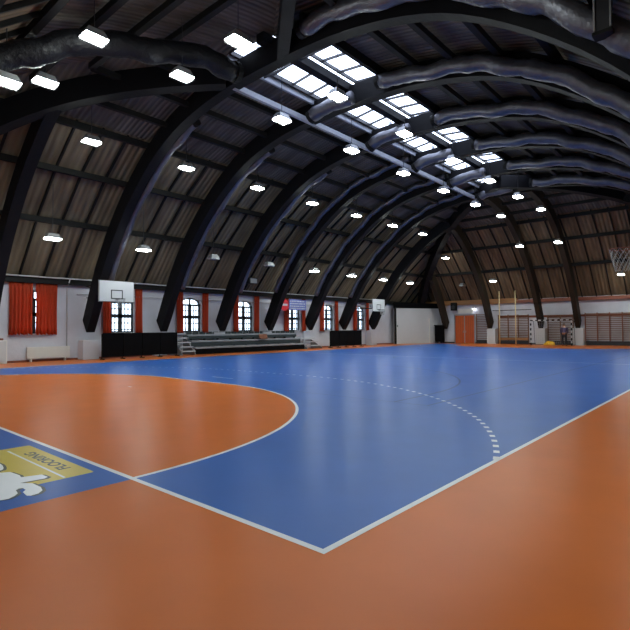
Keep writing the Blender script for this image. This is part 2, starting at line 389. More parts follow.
# rooflight: glazed strips between d=12.3 and the ridge
for s, nm in ((1, 'left'), (-1, 'right')):
    root = empty('rooflight', (ARCH[0], CY+s*.9, 11.2), 'long glazed rooflight strip on the %s of the ridge beam' % nm, 'skylight', 'rooflights at the ridge')
    fr = MB(); gl = MB()
    xa, xb = X0+KN*12.3, X1-12.3
    lx, ly, lz = root.location
    xa = ARCH[0]+.2 if s < 0 else SKY0
    def P(x, d, dz=0): return (x-lx, (CY+s*(HALF-d))-ly, roof(d)+dz-lz)
    gl.poly([P(xa, 12.3, .06), P(xb, 12.3, .06), P(X1-HALF+.2, 13.85, .06), P(max(xa, X0+KN*13.85), 13.85, .06)])
    fr.beam(P(xa, 12.3), P(xb, 12.3), .1, .14); fr.beam(P(max(xa, X0+KN*13.7), 13.7), P(X1-13.7, 13.7), .08, .12)
    x = xa
    while x <= xb:
        dd = min(13.8, (x-X0)/KN, X1-x)
        if dd > 12.4: fr.beam(P(x, 12.3, .02), P(x, dd, .02), .05, .09)
        x += 1.04
    # closing boards over the roof plane of every arch
    fr.build('glazing_bars', MT['dmetal'], root); gl.build('glass_pane', MT['skyglass'], root, fix=False)
# posts and short struts at the rooflight, one pair per arch
for k, ax in enumerate(ARCH):
    r = empty('ridge_strut', (ax+.1, CY+.55, 10.3), 'pair of pale posts from the %s arch up to the rooflight' % ORD[k], 'post', 'struts under the rooflight')
    for q in (0, .28):
        MB().box(-.05, .05, q-.05, q+.05, .45, .92).build('post', MT['paleb'], r)
    MB().box(-.06, .06, -.1, .4, .40, .46).build('shoe', MT['paleb'], r)
# ================================================================== DUCTS
def duct(path, r, label, group, capped=True, seed=0, amp=.05, m='foil'):
    rnd = random.Random(seed); P = []
    pts = [Vector(p) for p in path]
    # resample
    L = [0]
    for a, b in zip(pts[:-1], pts[1:]): L.append(L[-1]+(b-a).length)
    n = max(8, int(L[-1]/.22)); Ls = np.linspace(0, L[-1], n)
    P = [Vector([float(np.interp(l, L, [p[i] for p in pts])) for i in range(3)]) for l in Ls]
    ph = rnd.random()*6
    P = [p+Vector((0, 0, amp*math.sin(l*2.1+ph)+amp*.6*math.sin(l*4.7+ph*2))) for p, l in zip(P, Ls)]
    tb = [[rnd.uniform(-.09, .09) for _ in range(14)] for _ in range(n)]
    root = empty('foil_duct', tuple(P[0]), label, 'duct', group)
    org = P[0]
    MB().tube([p-org for p in P], r, 14, rfun=lambda i, k: 1+tb[i][k]+.06*math.sin(i*1.3+ph)).build('duct_skin', MT[m], root, smooth=True)
    if capped:
        d = (P[0]-P[1]).normalized()
        MB().tube([Vector((0, 0, 0))-d*.02, d*.16], r*1.04, 14).build('end_collar', MT['cap'], root, smooth=False)
    return root
G_D = 'foil wrapped ducts on the roof arches'
def arc_path(x, side, da, db, off, n=24):
    out = []
    for i in range(n+1):
        d = da+(db-da)*i/n; e = .05; s = (soff(min(d+e, HALF))-soff(d-e))/(min(d+e, HALF)-(d-e)); L = math.hypot(1, s)
        dd = d-off*s/L; z = soff(d)+off/L
        out.append((x, YL-dd if side > 0 else YRR+dd, z))
    return out
for k, ax in enumerate(ARCH):
    xn = ax-AW/2-.30
    duct(arc_path(xn, -1, 12.1, 1.5, .42 if k == 0 else .24), .25, 'silver duct down the right half of the %s full arch from camera' % ORD[k], G_D, seed=k)
    if k >= 1:
        duct([(xn, CY-.5, 10.32), (xn, CY+.5, 10.3), (xn, CY+1.2, 10.24), (xn, CY+1.5, 10.12)][::-1], .26, 'short bright silver duct under the rooflight on the %s arch' % ORD[k], 'short ducts under the rooflight', seed=20+k, amp=.03)
    if k >= 3:
        duct(arc_path(ax-AW/2-.17, 1, 12.0, 1.9, .5), .17, 'thin silver duct down the left half of the %s full arch' % ORD[k], G_D, seed=40+k)
    else:
        duct(arc_path(ax+AW/2+.17, 1, 9.0, 1.9, .12), .16, 'thin silver duct on far face, left half of the %s arch' % ORD[k], G_D, seed=40+k)
pth = [(0.35, 11.99, 7.3), (1.56, 11.98, 8.4), (2.87, 11.64, 9.2), (4.5, 10.97, 9.6), (6.52, 10.45, 9.9), (7.81, 10.44, 10.0)]
duct(pth[::-1], .33, 'large foil duct coloured as in shade, along the near left diagonal rib, at top left', G_D, seed=77, m='shadefoil')
# ================================================================== WALLS AND WINDOWS
WIN = [6.38, 10.75, 15.22, 19.5, 24.25, 28.25, 32.6]
WW, SILL, SPR, CRN = 1.46, 1.34, 3.02, 3.40
mb = MB()
WT = 3.95
def arch_z(t): return SPR+(CRN-SPR)*math.sqrt(max(0, 1-(2*t-1)**2))
edges = [X0]
for y, flip in ((YL, 0), (YL+.4, 1)):
    x = X0
    for c in WIN+[None]:
        xe = c-WW/2 if c else X1
        mb.poly([(x, y, 0), (xe, y, 0), (xe, y, WT), (x, y, WT)])
        if c:
            xr = c+WW/2; mb.poly([(xe, y, 0), (xr, y, 0), (xr, y, SILL), (xe, y, SILL)])
            N = 14
            for i in range(N):
                a, b = i/N, (i+1)/N
                mb.poly([(xe+WW*a, y, arch_z(a)), (xe+WW*b, y, arch_z(b)), (xe+WW*b, y, WT), (xe+WW*a, y, WT)])
            x = xr
for c in WIN:
    o = [(c-WW/2, SILL), (c+WW/2, SILL)]+[(c+WW/2-WW*i/14, arch_z(1-i/14)) for i in range(15)]
    for a, b in zip(o, o[1:]+o[:1]):
        mb.poly([(a[0], YL, a[1]), (b[0], YL, b[1]), (b[0], YL+.4, b[1]), (a[0], YL+.4, a[1])])
struct(mb.build('wall_left', MT['wall'], fix=False))
struct(MB().box(X0-.3, X1+.3, YR-.3, YR, 0, 3.98).build('wall_right', MT['wall']))
struct(MB().box(X1, X1+.3, YR, YL+.4, 0, 3.98).build('wall_far', MT['wall']))
struct(MB().box(X0-.3, X0, YR, YL+.4, 0, 3.98).build('wall_near', MT['wall']))
# skirting line
struct(MB().box(X0, X1, YL-.025, YL, 0, .09).build('baseboard_left', MT['redwood']))
struct(MB().box(X1-.03, X1, YR, YL-.03, 0, .12).build('baseboard_far', MT['dmetal']))
# wall plates
struct(MB().box(X0, X1-.25, YL-.3, YL, 3.74, 4.0).build('trim_1', MT['purlin']))
struct(MB().box(X0, X1-.25, YR, YR+.3, 3.74, 4.0).build('trim_2', MT['purlin']))
struct(MB().box(X1-.3, X1, YR+.3, 13.2, 3.62, 3.9).build('trim_3', MT['redwood']))
struct(MB().box(X1-.3, X1, 13.2, YL-.3, 3.62, 4.05).build('trim_4', MT['beamwood']))
for i, c in enumerate(WIN):
    root = struct(bpy.data.objects.new('window_%d' % (i+1), None)); COL.objects.link(root); root.location = (c, YL+.2, 0)
    f = MB(); h = WW/2
    # outer frame
    f.box(-h, -h+.08, -.04, .04, SILL, SPR); f.box(h-.08, h, -.04, .04, SILL, SPR); f.box(-h, h, -.04, .04, SILL, SILL+.08)
    for k in range(14):
        a = (-h+WW*k/14, arch_z(k/14)); b = (-h+WW*(k+1)/14, arch_z((k+1)/14))
        f.beam((a[0], 0, a[1]-.03), (b[0], 0, b[1]-.03), .08, .08)
    f.box(-.1, .1, -.06, .06, SILL, 3.0); f.box(-.035, .035, -.05, .05, 3.0, CRN-.03)
    f.box(-h, h, -.06, .06, 2.92, 3.03); f.box(-h, h, -.06, .06, 2.14, 2.34)
    f.build('frame', MT['frame'], root)
    b = MB()
    for s in (-1, 1):
        xa, xb = (.1, h-.08) if s > 0 else (-h+.08, -.1)
        for q in (1, 2): b.box(xa+(xb-xa)*q/3-.026, xa+(xb-xa)*q/3+.026, -.015, .015, SILL+.08, 2.92)
        for z in (2.63, 1.86, 1.5): b.box(xa, xb, -.015, .015, z-.026, z+.026)
    b.build('glazing_bar', MT['frame'], root)
    g = MB(); g.poly([(-h, 0, SILL), (h, 0, SILL)]+[(h-WW*k/14, 0, arch_z(1-k/14)) for k in range(15)]); g.build('pane', MT['glass'], root, fix=False)
    MB().box(-h-.06, h+.06, -.32, -.14, SILL-.06, SILL).build('sill', MT['white'], root)
    # recessed ledge rail on the wall between windows
# curtains
def curtain(cx, w, label, group, folds, seed, z0=1.28, z1=3.72, y=YL-.16):
    rnd = random.Random(seed); n = folds*8; ph = rnd.random()*6; mb = MB(); rows = 7
    for t in range(2): pass
    def yy(u, v): return .055*math.sin(u*folds*2*PI+ph+v*.7)*(0.55+.45*v)+.02*math.sin(u*17+ph)
    V = []
    for j in range(rows+1):
        v = j/rows; ww = w*(1-.12*math.sin(v*PI)*.4)
        for i in range(n+1):
            u = i/n; V.append((-ww/2+ww*u, yy(u, v), z1-z0-(z1-z0)*v+(.02*math.sin(u*folds*2*PI) if j == rows else 0)))
    mb.v = V
    for j in range(rows):
        for i in range(n):
            a = j*(n+1)+i; mb.f.append((a, a+1, a+n+2, a+n+1)); mb.mi.append(0)
    r = empty('curtain', (cx, y, z0), label, 'curtain', group)
    o = mb.build('cloth', MT['curtain'], r, smooth=True, fix=False)
    so = o.modifiers.new('s', 'SOLIDIFY'); so.thickness = .006
    MB().tube([(-w/2-.05, 0, z1-z0+.02), (w/2+.05, 0, z1-z0+.02)], .018, 8).build('rod', MT['dmetal'], r)
curtain(5.76, 1.0, 'orange curtain drawn over left half of the nearest window', 'closed orange curtains', 6, 1)
curtain(6.86, .98, 'red orange curtain drawn over right half of the nearest window', 'closed orange curtains', 6, 2)
wl = ['behind the near backboard', 'at the left end of the bleachers', 'over the middle of the bleachers', 'below the red round sign', 'left of the far black screen', 'next to the far backboard']
for i, c in enumerate(WIN[1:]):
    curtain(c-.90, .46, 'narrow orange curtain left of the window %s' % wl[i], 'open curtains', 3, 10+i)
    curtain(c+.92, .44, 'narrow orange curtain right of the window %s' % wl[i], 'open curtains', 3, 30+i)
# ================================================================== LAMPS
def make_lamp(lit=True):
    r = bpy.data.objects.new('hanging_floodlight', None); COL.objects.link(r)
    h = MB()
    # tapered housing
    P = [(-.3, -.2, 0), (.3, -.2, 0), (.3, .2, 0), (-.3, .2, 0)]; Q = [(-.2, -.13, .2), (.2, -.13, .2), (.2, .13, .2), (-.2, .13, .2)]
    h.poly(Q); 
    for a in range(4): b = (a+1) % 4; h.poly([P[a], P[b], Q[b], Q[a]])
    h.build('housing', MT['metal'], r)
    MB().box(-.28, .28, -.18, .18, -.05, .004).build('lens', MT['lamp'] if lit else MT['lampoff'], r)
    g = MB()
    for x in np.linspace(-.3, .3, 6): g.tube([(x, -.2, 0), (x, -.2, -.08), (x, .2, -.08), (x, .2, 0)], .004, 4)
    for y in np.linspace(-.2, .2, 4): g.tube([(-.3, y, 0), (-.3, y, -.08), (.3, y, -.08), (.3, y, 0)], .004, 4)
    g.build('wire_guard', MT['dmetal'], r)
    rod = MB().tube([(0, 0, .2), (0, 0, 1)], .012, 6).build('rod', MT['dmetal'], r)
    return r
protoL = make_lamp(True); protoU = make_lamp(False); used = {True: False, False: False}
def hipd(x, y): return min((x-X0)/KN, X1-x, YL-y, y-YRR)
def lamp(x, y, z, label, group, lit=True, rz=0):
    p = protoL if lit else protoU
    if used[lit]: o = copy_tree(p)
    else: o = p; used[lit] = True
    o.location = (x, y, z); o.rotation_euler = (0, 0, rz); tag(o, label, 'lamp', group)
    rod = [c for c in bpy.data.objects if c.parent == o and c.name.startswith('rod')][0]
    top = roof(min(hipd(x, y), 12.3))-z-.02
    if abs(y-CY) < 2 and hipd(x, y) > 12:
        top = 10.88-z; s = 1 if y > CY else -1
        MB().box(-.03, .03, (CY-y)+s*.1, (CY-y)+s*1.72, 10.84-z, 10.90-z).build('hanger_arm', MT['dmetal'], o)
    rod.scale = (1, 1, (top-.1)/.8); rod.location = (0, 0, .2-.2*(top-.1)/.8-.0)
    return o
LX = [9.98+4.17*(j-1) for j in range(9)]
for j in range(0, 7):
    lamp(LX[j], 10.37, 9.02, 'lit floodlight in the row just left of the rooflight, %s from camera' % ORD[j], 'lamps left of the rooflight')
    lamp(LX[j], 7.80, 9.05, 'lit floodlight in the row just right of the rooflight, %s from camera' % ORD[j], 'lamps right of the rooflight')
for j in range(0, 7):
    lamp(LX[j], 16.3, 8.57, 'lit floodlight high on the left roof slope, %s along the row' % ORD[j], 'upper lamps of left slope')
for j in range(0, 8):
    lit = j not in (2, 3)
    lamp(LX[j], 19.88, 5.36, ('lit' if lit else 'unlit grey')+' floodlight low on the left roof slope, %s along the row' % ORD[j], 'lower lamps of left slope', lit)
for x, y, z, t in ((35.0, 10.6, 7.5, 'above the goal, left one'), (35.2, 8.0, 7.5, 'above the goal, right one'), (36.9, 17.5, 7.5, 'high above the orange door'),
                   (38.4, 14.0, 5.36, 'low above the climbing poles'), (39.4, 4.9, 5.3, 'low, seen beside the hoop net'), (40.2, 17.5, 5.3, 'low above the orange door')):
    lamp(x, y, z, 'floodlight on the far end slope, %s' % t, 'lamps of the far end', t != 'low above the orange door')
for x, y, z, t in ((3.2, 10.4, 9.02, 'brightest, topmost in picture'), (2.9, 12.8, 8.57, 'below and left of the topmost'), (1.65, 11.9, 7.8, 'cut by the left picture edge')):
    lamp(x, y, z, 'floodlight on the near end slope, %s' % t, 'lamps of the near end')
for x, y, z, t in ((1.64, 7.8, 9.05, 'right of the ridge'), (1.64, 2.86, 8.57, 'high on the right, nearest'), (5.81, 2.86, 8.57, 'high on the right, second'),  # unseen lamps added to brighten the front of the floor
                   (1.64, 19.88, 5.36, 'low on the left'), (1.64, -.72, 5.36, 'low on the right')):
    lamp(x, y, z, 'added fill floodlight over the near end behind the picture edge, %s' % t, 'lamps of the near end')
for j in range(1, 7):  # out-of-view row added for its light, mirroring the left slope
    lamp(LX[j], -.72, 5.36, 'added unseen floodlight low on the right roof slope, %s along the row' % ORD[j], 'added lower lamps of right slope')
# ================================================================== LEFT SIDE FURNITURE
# piers under arch feet
pl = ['the first full arch, right of the radiator', 'the second full arch', 'the third full arch', 'the fourth full arch', 'the fifth full arch', 'the sixth full arch', 'the part arch behind the far backboard']
for k, ax in enumerate(ARCH+[ARCH[5]+4.17]):
    o = MB().box(ax-.4, ax+.42, YL-(.62 if k in (0, 6) else .26), YL, 0, .98 if k == 0 else 1.3).build('pier', MT['wall'], bevel=.02); struct(o); tag(o, 'white masonry pier under the left foot of '+pl[k], 'pier')
# radiator
r = empty('radiator', (7.0, YL-.16, 0), 'long cream panel radiator under the closed orange curtains', 'radiator')
b = MB().box(-1.0, .95, -.05, .05, .14, .70); b.build('panel', MT['offwhite'], r, bevel=.01)
b = MB()
for i in range(38): b.box(-.98+i*.05, -.96+i*.05, -.062, -.05, .18, .66)
b.build('ribs', MT['offwhite'], r)
for s in (-.8, .75): MB().box(s-.03, s+.03, -.04, .15, 0, .16).build('foot', MT['offwhite'], r)
# cupboard at left edge
r = empty('wall_cabinet', (4.55, YL-.35, 0), 'pale low cabinet at the left picture edge', 'cabinet')
MB().box(-.5, .5, -.3, .33, 0, 1.05).build('body', MT['offwhite'], r, bevel=.015)
MB().box(-.45, .45, -.325, -.3, .08, 1.0).build('door', MT['white'], r)
o = MB().tube([(-.18, 0, .04), (-.05, 0, .05), (.1, .02, .04), (.2, .0, .045)], .05, 8).build('folded_cloth', MT['redwood'], smooth=True); o.location = (4.75, YL-.45, 1.05); tag(o, 'small dark red rolled cloth on the pale cabinet', 'cloth')
# pipes
o = MB().tube([(X0+.1, YL-.42, 4.02), (34.4, YL-.42, 4.02)], .035, 8).build('heating_pipe', MT['white'], smooth=True); tag(o, 'long pale pipe running along the left wall above the windows', 'pipe')
o = MB().tube([(7.85, YL-.08, .1), (7.85, YL-.08, 3.6), (7.85, YL-.42, 3.98)], .03, 8).build('downpipe', MT['white'], smooth=True); tag(o, 'white vertical pipe on the wall right of the orange curtains', 'pipe')
o = MB().tube([(34.45, YL-.12, 3.3), (8.3, YL-.12, 3.3)], .02, 6).build('heating_pipe', MT['metal'], smooth=True); tag(o, 'thin grey conduit on the left wall at curtain height', 'pipe')
# backboards
def backboard(loc, label, arm=.9):
    r = empty('basketball_hoop', loc, label, 'basketball hoop', 'basketball hoops')
    MB().box(-.9, .9, -.02, .02, 2.9, 3.95).build('backboard', MT['white'], r, bevel=.005)
    f = MB()
    for a, b_, c, d in ((-.9, .9, 2.9, 2.93), (-.9, .9, 3.92, 3.95), (-.9, -.87, 2.9, 3.95), (.87, .9, 2.9, 3.95)): f.box(a, b_, -.024, -.0201, c, d)
    for a, b_, c, d in ((-.3, .3, 3.05, 3.1), (-.3, .3, 3.45, 3.5), (-.3, -.25, 3.05, 3.5), (.25, .3, 3.05, 3.5)): f.box(a, b_, -.024, -.0201, c, d)
    f.build('border_lines', MT['dmetal'], r)
    rim = MB(); rim.tube([(.225*math.cos(t), -.37+.225*math.sin(t), 3.05) for t in np.linspace(0, 2*PI, 25)], .01, 6)
    rim.box(-.07, .07, -.15, -.02, 3.0, 3.07); rim.build('rim', MT['dmetal'], r)
    net(r, (0, -.37, 3.05), .225, .42)
    a = MB()
    for x in (-.4, .4): a.beam((x, .02, 3.2), (x, arm, 3.2), .05, .05); a.beam((x, .02, 3.8), (x, arm, 3.8), .05, .05); a.beam((x, .02, 3.2), (x, arm, 3.8), .04, .04)
    a.build('wall_bracket', MT['dmetal'], r)
    return r
def net(parent, c, rr, h, r=.006):
    m = MB(); n = 12
    for s in (1, -1):
        for k in range(n):
            pts = []
            for i in range(9):
                t = i/8; a = 2*PI*(k+s*t*2.5)/n; q = rr*(1-.45*t); pts.append((c[0]+q*math.cos(a), c[1]+q*math.sin(a), c[2]-h*t))
            m.tube(pts, r, 4)
    return m.build('net', MT['net'], parent)
backboard((9.2, 21.0, -.07), 'white basketball backboard on the left wall, nearest one', 2.4)
backboard((31.8, 21.0, -.05), 'small looking white basketball backboard, far end of the left wall', 2.4)
# near hoop on the right wall seen edge-on at the right picture edge
r = empty('basketball_hoop', (9.1, -.60, 0), 'basketball hoop with long white net at the right picture edge', 'basketball hoop', 'basketball hoops', PI)
MB().box(-.9, .9, -.02, .02, 2.9, 3.95).build('backboard', MT['white'], r)
rim = MB(); rim.tube([(.225*math.cos(t), -.37+.225*math.sin(t), 3.05) for t in np.linspace(0, 2*PI, 25)], .01, 6); rim.box(-.07, .07, -.15, -.02, 3.0, 3.07); rim.build('rim', MT['redwood'], r)
net(r, (0, -.37, 3.05), .225, .45, .005)
a = MB()
for x in (-.4, .4): a.beam((x, .02, 3.2), (x, 3.72, 3.2), .06, .06); a.beam((x, .02, 3.8), (x, 3.72, 3.8), .06, .06); a.beam((x, .02, 3.2), (x, 3.72, 3.8), .04, .04)
a.build('wall_bracket', MT['dmetal'], r)
# black screens
def screen(x0, x1, y, h, label):
    r = empty('black_screen', ((x0+x1)/2, y, 0), label, 'screen', 'black screens by the left wall')
    w = x1-x0; n = max(2, round(w/1.1)); s = w/n
    for i in range(n):
        MB().box(-w/2+i*s+.01, -w/2+(i+1)*s-.01, -.03, .03, .12, h).build('panel', MT['black'], r, bevel=.01)
    for i in range(n+1):
        MB().box(-w/2+i*s-.03, -w/2+i*s+.03, -.2, .2, 0, .05).build('foot', MT['cap'], r)
        MB().box(-w/2+i*s-.02, -w/2+i*s+.02, .032, .07, .04, h-.05).build('post', MT['cap'], r)
screen(9.05, 13.35, 22.15, 1.33, 'long black screen standing in front of the near backboard window')
screen(26.6, 30.6, 21.9, 1.33, 'black screen standing below the far backboard end of the left wall')
# bleachers
bx0, bx1 = 14.6, 24.0
r = empty('bleachers', ((bx0+bx1)/2, 22.9, 0), 'long grey three row spectator bleachers along the left wall', 'bleachers')
L = (bx1-bx0)/2
MB().box(-L, L, -.68, -.62, .02, .40).build('kickboard', MT['black'], r)
fr = MB(); fr.box(-L, L, -.30, -.26, .46, .72); fr.box(-L, L, .12, .16, .9, 1.1)
fr.build('riser', MT['teal'], r)
for i, (y0, z) in enumerate(((-.70, .44), (-.30, .82), (.10, 1.18))):
    MB().box(-L, L, y0, y0+.34, z-.10, z).build('bench_plank', MT['bench'], r, bevel=.008)
x = -L+.3
while x < L:
    MB().box(x-.04, x+.04, -.25, -.1, .445, .715).build('support', MT['teal'], r); MB().box(x-.04, x+.04, .165, .3, .825, 1.075).build('support', MT['teal'], r); x += 1.0
bk = MB()
x = -L+.1
while x < L-.3: bk.box(x, x+.42, .42, .46, 1.16, 1.34); x += .5
bk.build('seat_back', MT['teal'], r)
for nm, xc, w in (('left', 14.1, .9), ('right', 25.0, 1.7)):
    r = empty('bleacher_steps', (xc, 22.85, 0), 'light grey steps at the %s end of the bleachers' % nm, 'steps', 'steps of the bleachers')
    n = 5 if nm == 'left' else 3
    for i in range(n):
        z = (1.25 if nm == 'left' else .8)*(i+1)/n; y0 = -.75+i*(.24 if nm == 'left' else .36)
        MB().box(-w/2, w/2, y0, y0+.3, z-.06, z).build('tread', MT['step'], r, bevel=.006)
    for s in (-1, 1):
        MB().prism([(s*w/2, -.75, 0), (s*w/2, .5, 0), (s*w/2, .5, z-.06), (s*w/2, -.75+.02, .1)], (-.03*s, 0, 0)).build('side', MT['bench'], r)
o = MB().box(-.35, .35, -.03, .03, -.16, .16).build('rust_cloth', MT['brown'], bevel=.01); o.location = (20.2, 22.48, .98); o.rotation_euler = (-.35, 0, 0); tag(o, 'small rust brown cloth lying over the middle bleacher bench', 'cloth')
# sign: red roundel and blue board under the eave
r = empty('round_sign', (22.15, 22.4, 3.17), 'red round sign with a white bar hanging before the left wall', 'sign')
MB().tube([(0, .02, 0), (0, -.02, 0)], .42, 32).build('disc', MT['red'], r)
MB().box(-.28, .28, -.03, -.021, -.07, .07).build('white_bar', MT['white'], r)
MB().box(-.01, .01, -.01, .01, .4, 1.95).build('hanger', MT['dmetal'], r)
r = empty('text_board', (23.5, 22.4, 3.2), 'blue board with rows of pale lettering beside the round sign', 'sign')
MB().box(-.88, .88, -.02, .02, -.38, .38).build('board', MT['bluesign'], r)
tx = MB(); rnd = random.Random(5)
for row, z in enumerate((.25, .08, -.10, -.26)):
    x = -.8
    while x < .72:
        w = rnd.uniform(.05, .2); tx.box(x, min(x+w, .8), -.025, -.0205, z-.035, z+.035); x += w+rnd.uniform(.03, .06)
tx.build('lettering', MT['white'], r)
for s in (-.7, .7): MB().box(s-.01, s+.01, -.01, .01, .38, 1.92).build('hanger', MT['dmetal'], r)
# small heater under the roof between bays
r = empty('fan_heater', (19.3, 22.6, 4.45), 'small dark fan heater under the roof above the bleachers', 'heater')
MB().box(-.35, .35, -.2, .2, 0, .42).build('body', MT['dmetal'], r, bevel=.03)
MB().box(-.28, .28, -.23, -.2, .06, .36).build('grille', MT['metal'], r)
MB().box(-.03, .03, .1, .5, .15, .25).build('bracket', MT['dmetal'], r)
# ================================================================== FAR LEFT CORNER
o = MB().box(37.1, 37.26, 22.7, 22.86, 0, 3.4).build('black_post', MT['cap'], bevel=.01); tag(o, 'slim black post standing at the start of the white partition', 'post')
pa = Vector((37.2, 22.95)); pb = Vector((41.95, 20.75)); pc = (pa+pb)/2; pw = (pb-pa).length/2
r = empty('white_partition', (pc.x, pc.y, 0), 'plain white partition wall cutting off the far left corner', 'partition', rz=math.atan2(pb.y-pa.y, pb.x-pa.x))
MB().box(-pw, pw, -.05, .05, 0, 3.35).build('panel', MT['white'], r)
MB().box(-pw, pw, -.07, .07, 3.35, 3.85).build('top_board', MT['black'], r)
MB().box(-pw+.3, -pw+.4, -.09, -.05, 1.6, 1.75).build('latch', MT['dmetal'], r)
MB().box(pw-1.3, pw-1.18, -.08, -.05, 0, 2.4).build('batten', MT['offwhite'], r)
r = empty('equipment_cart', (41.2, 20.35, 0), 'dark upright cart parked in the far left corner', 'cart')
MB().box(-.25, .25, -.4, .4, .15, 1.65).build('body', MT['black'], r, bevel=.04)
MB().box(-.28, .28, -.45, .45, 1.65, 1.75).build('lid', MT['cap'], r, bevel=.02)
for sx in (-.18, .18):
    for sy in (-.3, .3): MB().tube([(sx, sy-.03, .08), (sx, sy+.03, .08)], .08, 12).build('wheel', MT['cap'], r)
# orange double door
root = struct(bpy.data.objects.new('door_1', None)); COL.objects.link(root); root.location = (X1, 18.2, 0)
f = MB(); f.box(-.10, 0, -1.02, -.94, 0, 2.72); f.box(-.10, 0, .94, 1.02, 0, 2.72); f.box(-.10, 0, -1.02, 1.02, 2.64, 2.74); f.box(-.09, 0, -.04, .04, 0, 2.64)
f.build('frame', MT['metal'], root)
for s in (-1, 1):
    lf = MB().box(-.07, -.02, .05 if s > 0 else -.93, .93 if s > 0 else -.05, .03, 2.62).build('leaf', MT['orange_door'], root)
    b = MB()
    ya, yb = (.05, .93) if s > 0 else (-.93, -.05)
    for q in range(1, 5): y = ya+(yb-ya)*q/5; b.box(-.085, -.07, y-.012, y+.012, .1, 2.55)
    b.build('groove', MT['redwood'], lf)
    b = MB().box(-.12, -.07, s*.12-.02, s*.12+.02, 1.0, 1.2).build('handle', MT['metal'], lf)
o = MB().box(-.02, .02, -.75, .75, 0, .42).build('transom_panel', MT['offwhite'], None); o.location = (X1-.06, 18.1, 2.82); tag(o, 'pale glazed panel above the orange double door', 'panel')
r = empty('wall_lamp', (X1-.06, 17.2, 3.25), 'small bright wall lamp above the orange door', 'lamp')
MB().box(-.18, 0, -.14, .14, 0, .12).build('housing', MT['metal'], r); MB().box(-.16, -.02, -.12, .12, -.05, 0).build('lens', emis('wall_lamp_glow', (.95, .97, 1), 18), r)
r = empty('loudspeaker', (X1-.5, 19.05, 3.1), 'black loudspeaker mounted high beside the orange door', 'loudspeaker')
MB().box(-.2, .2, -.25, .25, 0, .75).build('cabinet', MT['cap'], r, bevel=.02); MB().tube([(-.2, 0, .3), (-.225, 0, .3)], .18, 20).build('cone', MT['dmetal'], r)
MB().box(.18, .48, -.04, .04, .3, .4).build('bracket', MT['dmetal'], r)
# white piers under end ribs
for y, t in ((15.4, 'right of the orange door'), (11.2, 'behind the left half of the goal'), (8.3, 'right of the goal'), (3.4, 'beyond the right picture edge')):
    o = MB().box(X1-.75, X1-.02, y-.38, y+.38, 0, 1.38).build('pier', MT['white'], bevel=.02); struct(o); tag(o, 'white masonry pier on the far wall, '+t, 'pier')
# wall bars
def wall_bars(y0, y1, n, label, h=2.6, col='redwood'):
    r = empty('wall_bars', (X1-.14, (y0+y1)/2, 0), label, 'climbing frame', 'wall bars on the far wall'); w = (y1-y0)/n
    for i in range(n+1): MB().box(-.06, .06, y0-(y0+y1)/2+i*w-.03, y0-(y0+y1)/2+i*w+.03, 0, h).build('upright', MT[col], r)
    for j in range(17):
        z = .16+j*(h-.24)/16
        MB().tube([(-.02, -(y1-y0)/2, z), (-.02, (y1-y0)/2, z)], .028, 6).build('rung', MT['wood'], r)
    MB().box(-.09, -.05, -(y1-y0)/2, (y1-y0)/2, .02, .34).build('lower_board', MT['dmetal'], r)
wall_bars(12.35, 14.95, 3, 'wooden wall bars between the door side pier and the goal', 2.6, 'wood')
wall_bars(4.45, 7.9, 4, 'red brown wall bars right of the goal', 2.62)
wall_bars(15.95, 17.0, 1, 'single bay of wall bars right beside the orange door', 2.75, 'wood')
wall_bars(8.8, 10.75, 2, 'wooden wall bars behind the goal', 2.5, 'wood')
wall_bars(.2, 2.9, 3, 'wall bars beyond the right pier of the far wall', 2.62)
o = MB().box(X1-.05, X1, 4.0, 14.97, 2.32, 2.5).build('wall_rail', MT['redwood']); tag(o, 'horizontal red brown rail along the far wall', 'rail')
o = MB().box(X1-.235, X1-.205, 12.35, 14.95, .35, .55).build('lower_rail', MT['beamwood']); tag(o, 'orange wooden kick rail along the wall bars left of goal', 'rail')
# climbing poles
for y, t in ((14.48, 'left'), (13.09, 'right')):
    o = MB().tube([(41.0, y, .02), (41.0, y, 4.66)], .045, 10).build('climbing_pole', MT['palewood'], smooth=True); tag(o, 'pale wooden climbing pole before the wall bars, the %s one' % t, 'pole', 'climbing poles')
o = MB().tube([(X1-.35, 12.0, 3.0), (X1-.35, 15.4, 3.0)], .03, 8).build('gym_bar', MT['dmetal']); tag(o, 'thin dark horizontal bar holding the climbing poles', 'bar')
# goal
r = empty('handball_goal', (40.05, 10, 0), 'handball goal with black and white banded frame and net', 'goal')
def banded(axis, a, b, c1, c2, first):
    w, k = MB(), MB(); n = 10 if axis == 'z' else 15
    for i in range(n):
        t0, t1 = a+(b-a)*i/n, a+(b-a)*(i+1)/n; m = (w if (i+first) % 2 else k)
        if axis == 'z': m.box(-.04, .04, c1-.04, c1+.04, t0, t1)
        else: m.box(-.04, .04, t0, t1, c1-.04, c1+.04)
    return w, k
for nm, ax, a, b_, c in (('post', 'z', 0, 2.0, 1.54), ('post', 'z', 0, 2.0, -1.54), ('crossbar', 'y', -1.58, 1.58, 2.04)):
    w, k = banded(ax, a, b_, c, 0, 0)
    n0 = len(w.v); w.f += [tuple(i+n0 for i in f_) for f_ in k.f]; w.v += k.v; w.mi += [1]*len(k.f)
    w.build(nm, [MT['white'], MT['cap']], r)
s = MB()
for y in (-1.54, 1.54): s.tube([(0, y, 2.04), (.75, y, 1.95), (1.0, y, .03), (0, y, .03)], .02, 6)
s.tube([(1.0, -1.54, .03), (1.0, 1.54, .03)], .02, 6); s.build('rear_frame', MT['dmetal'], r)
n = MB()
def np_(u, v): # u across, v down the back
    return (.75+.25*v, -1.54+3.08*u, 1.95-1.9*v)
for i in range(21): n.tube([np_(i/20, 0), np_(i/20, 1)], .006, 3)
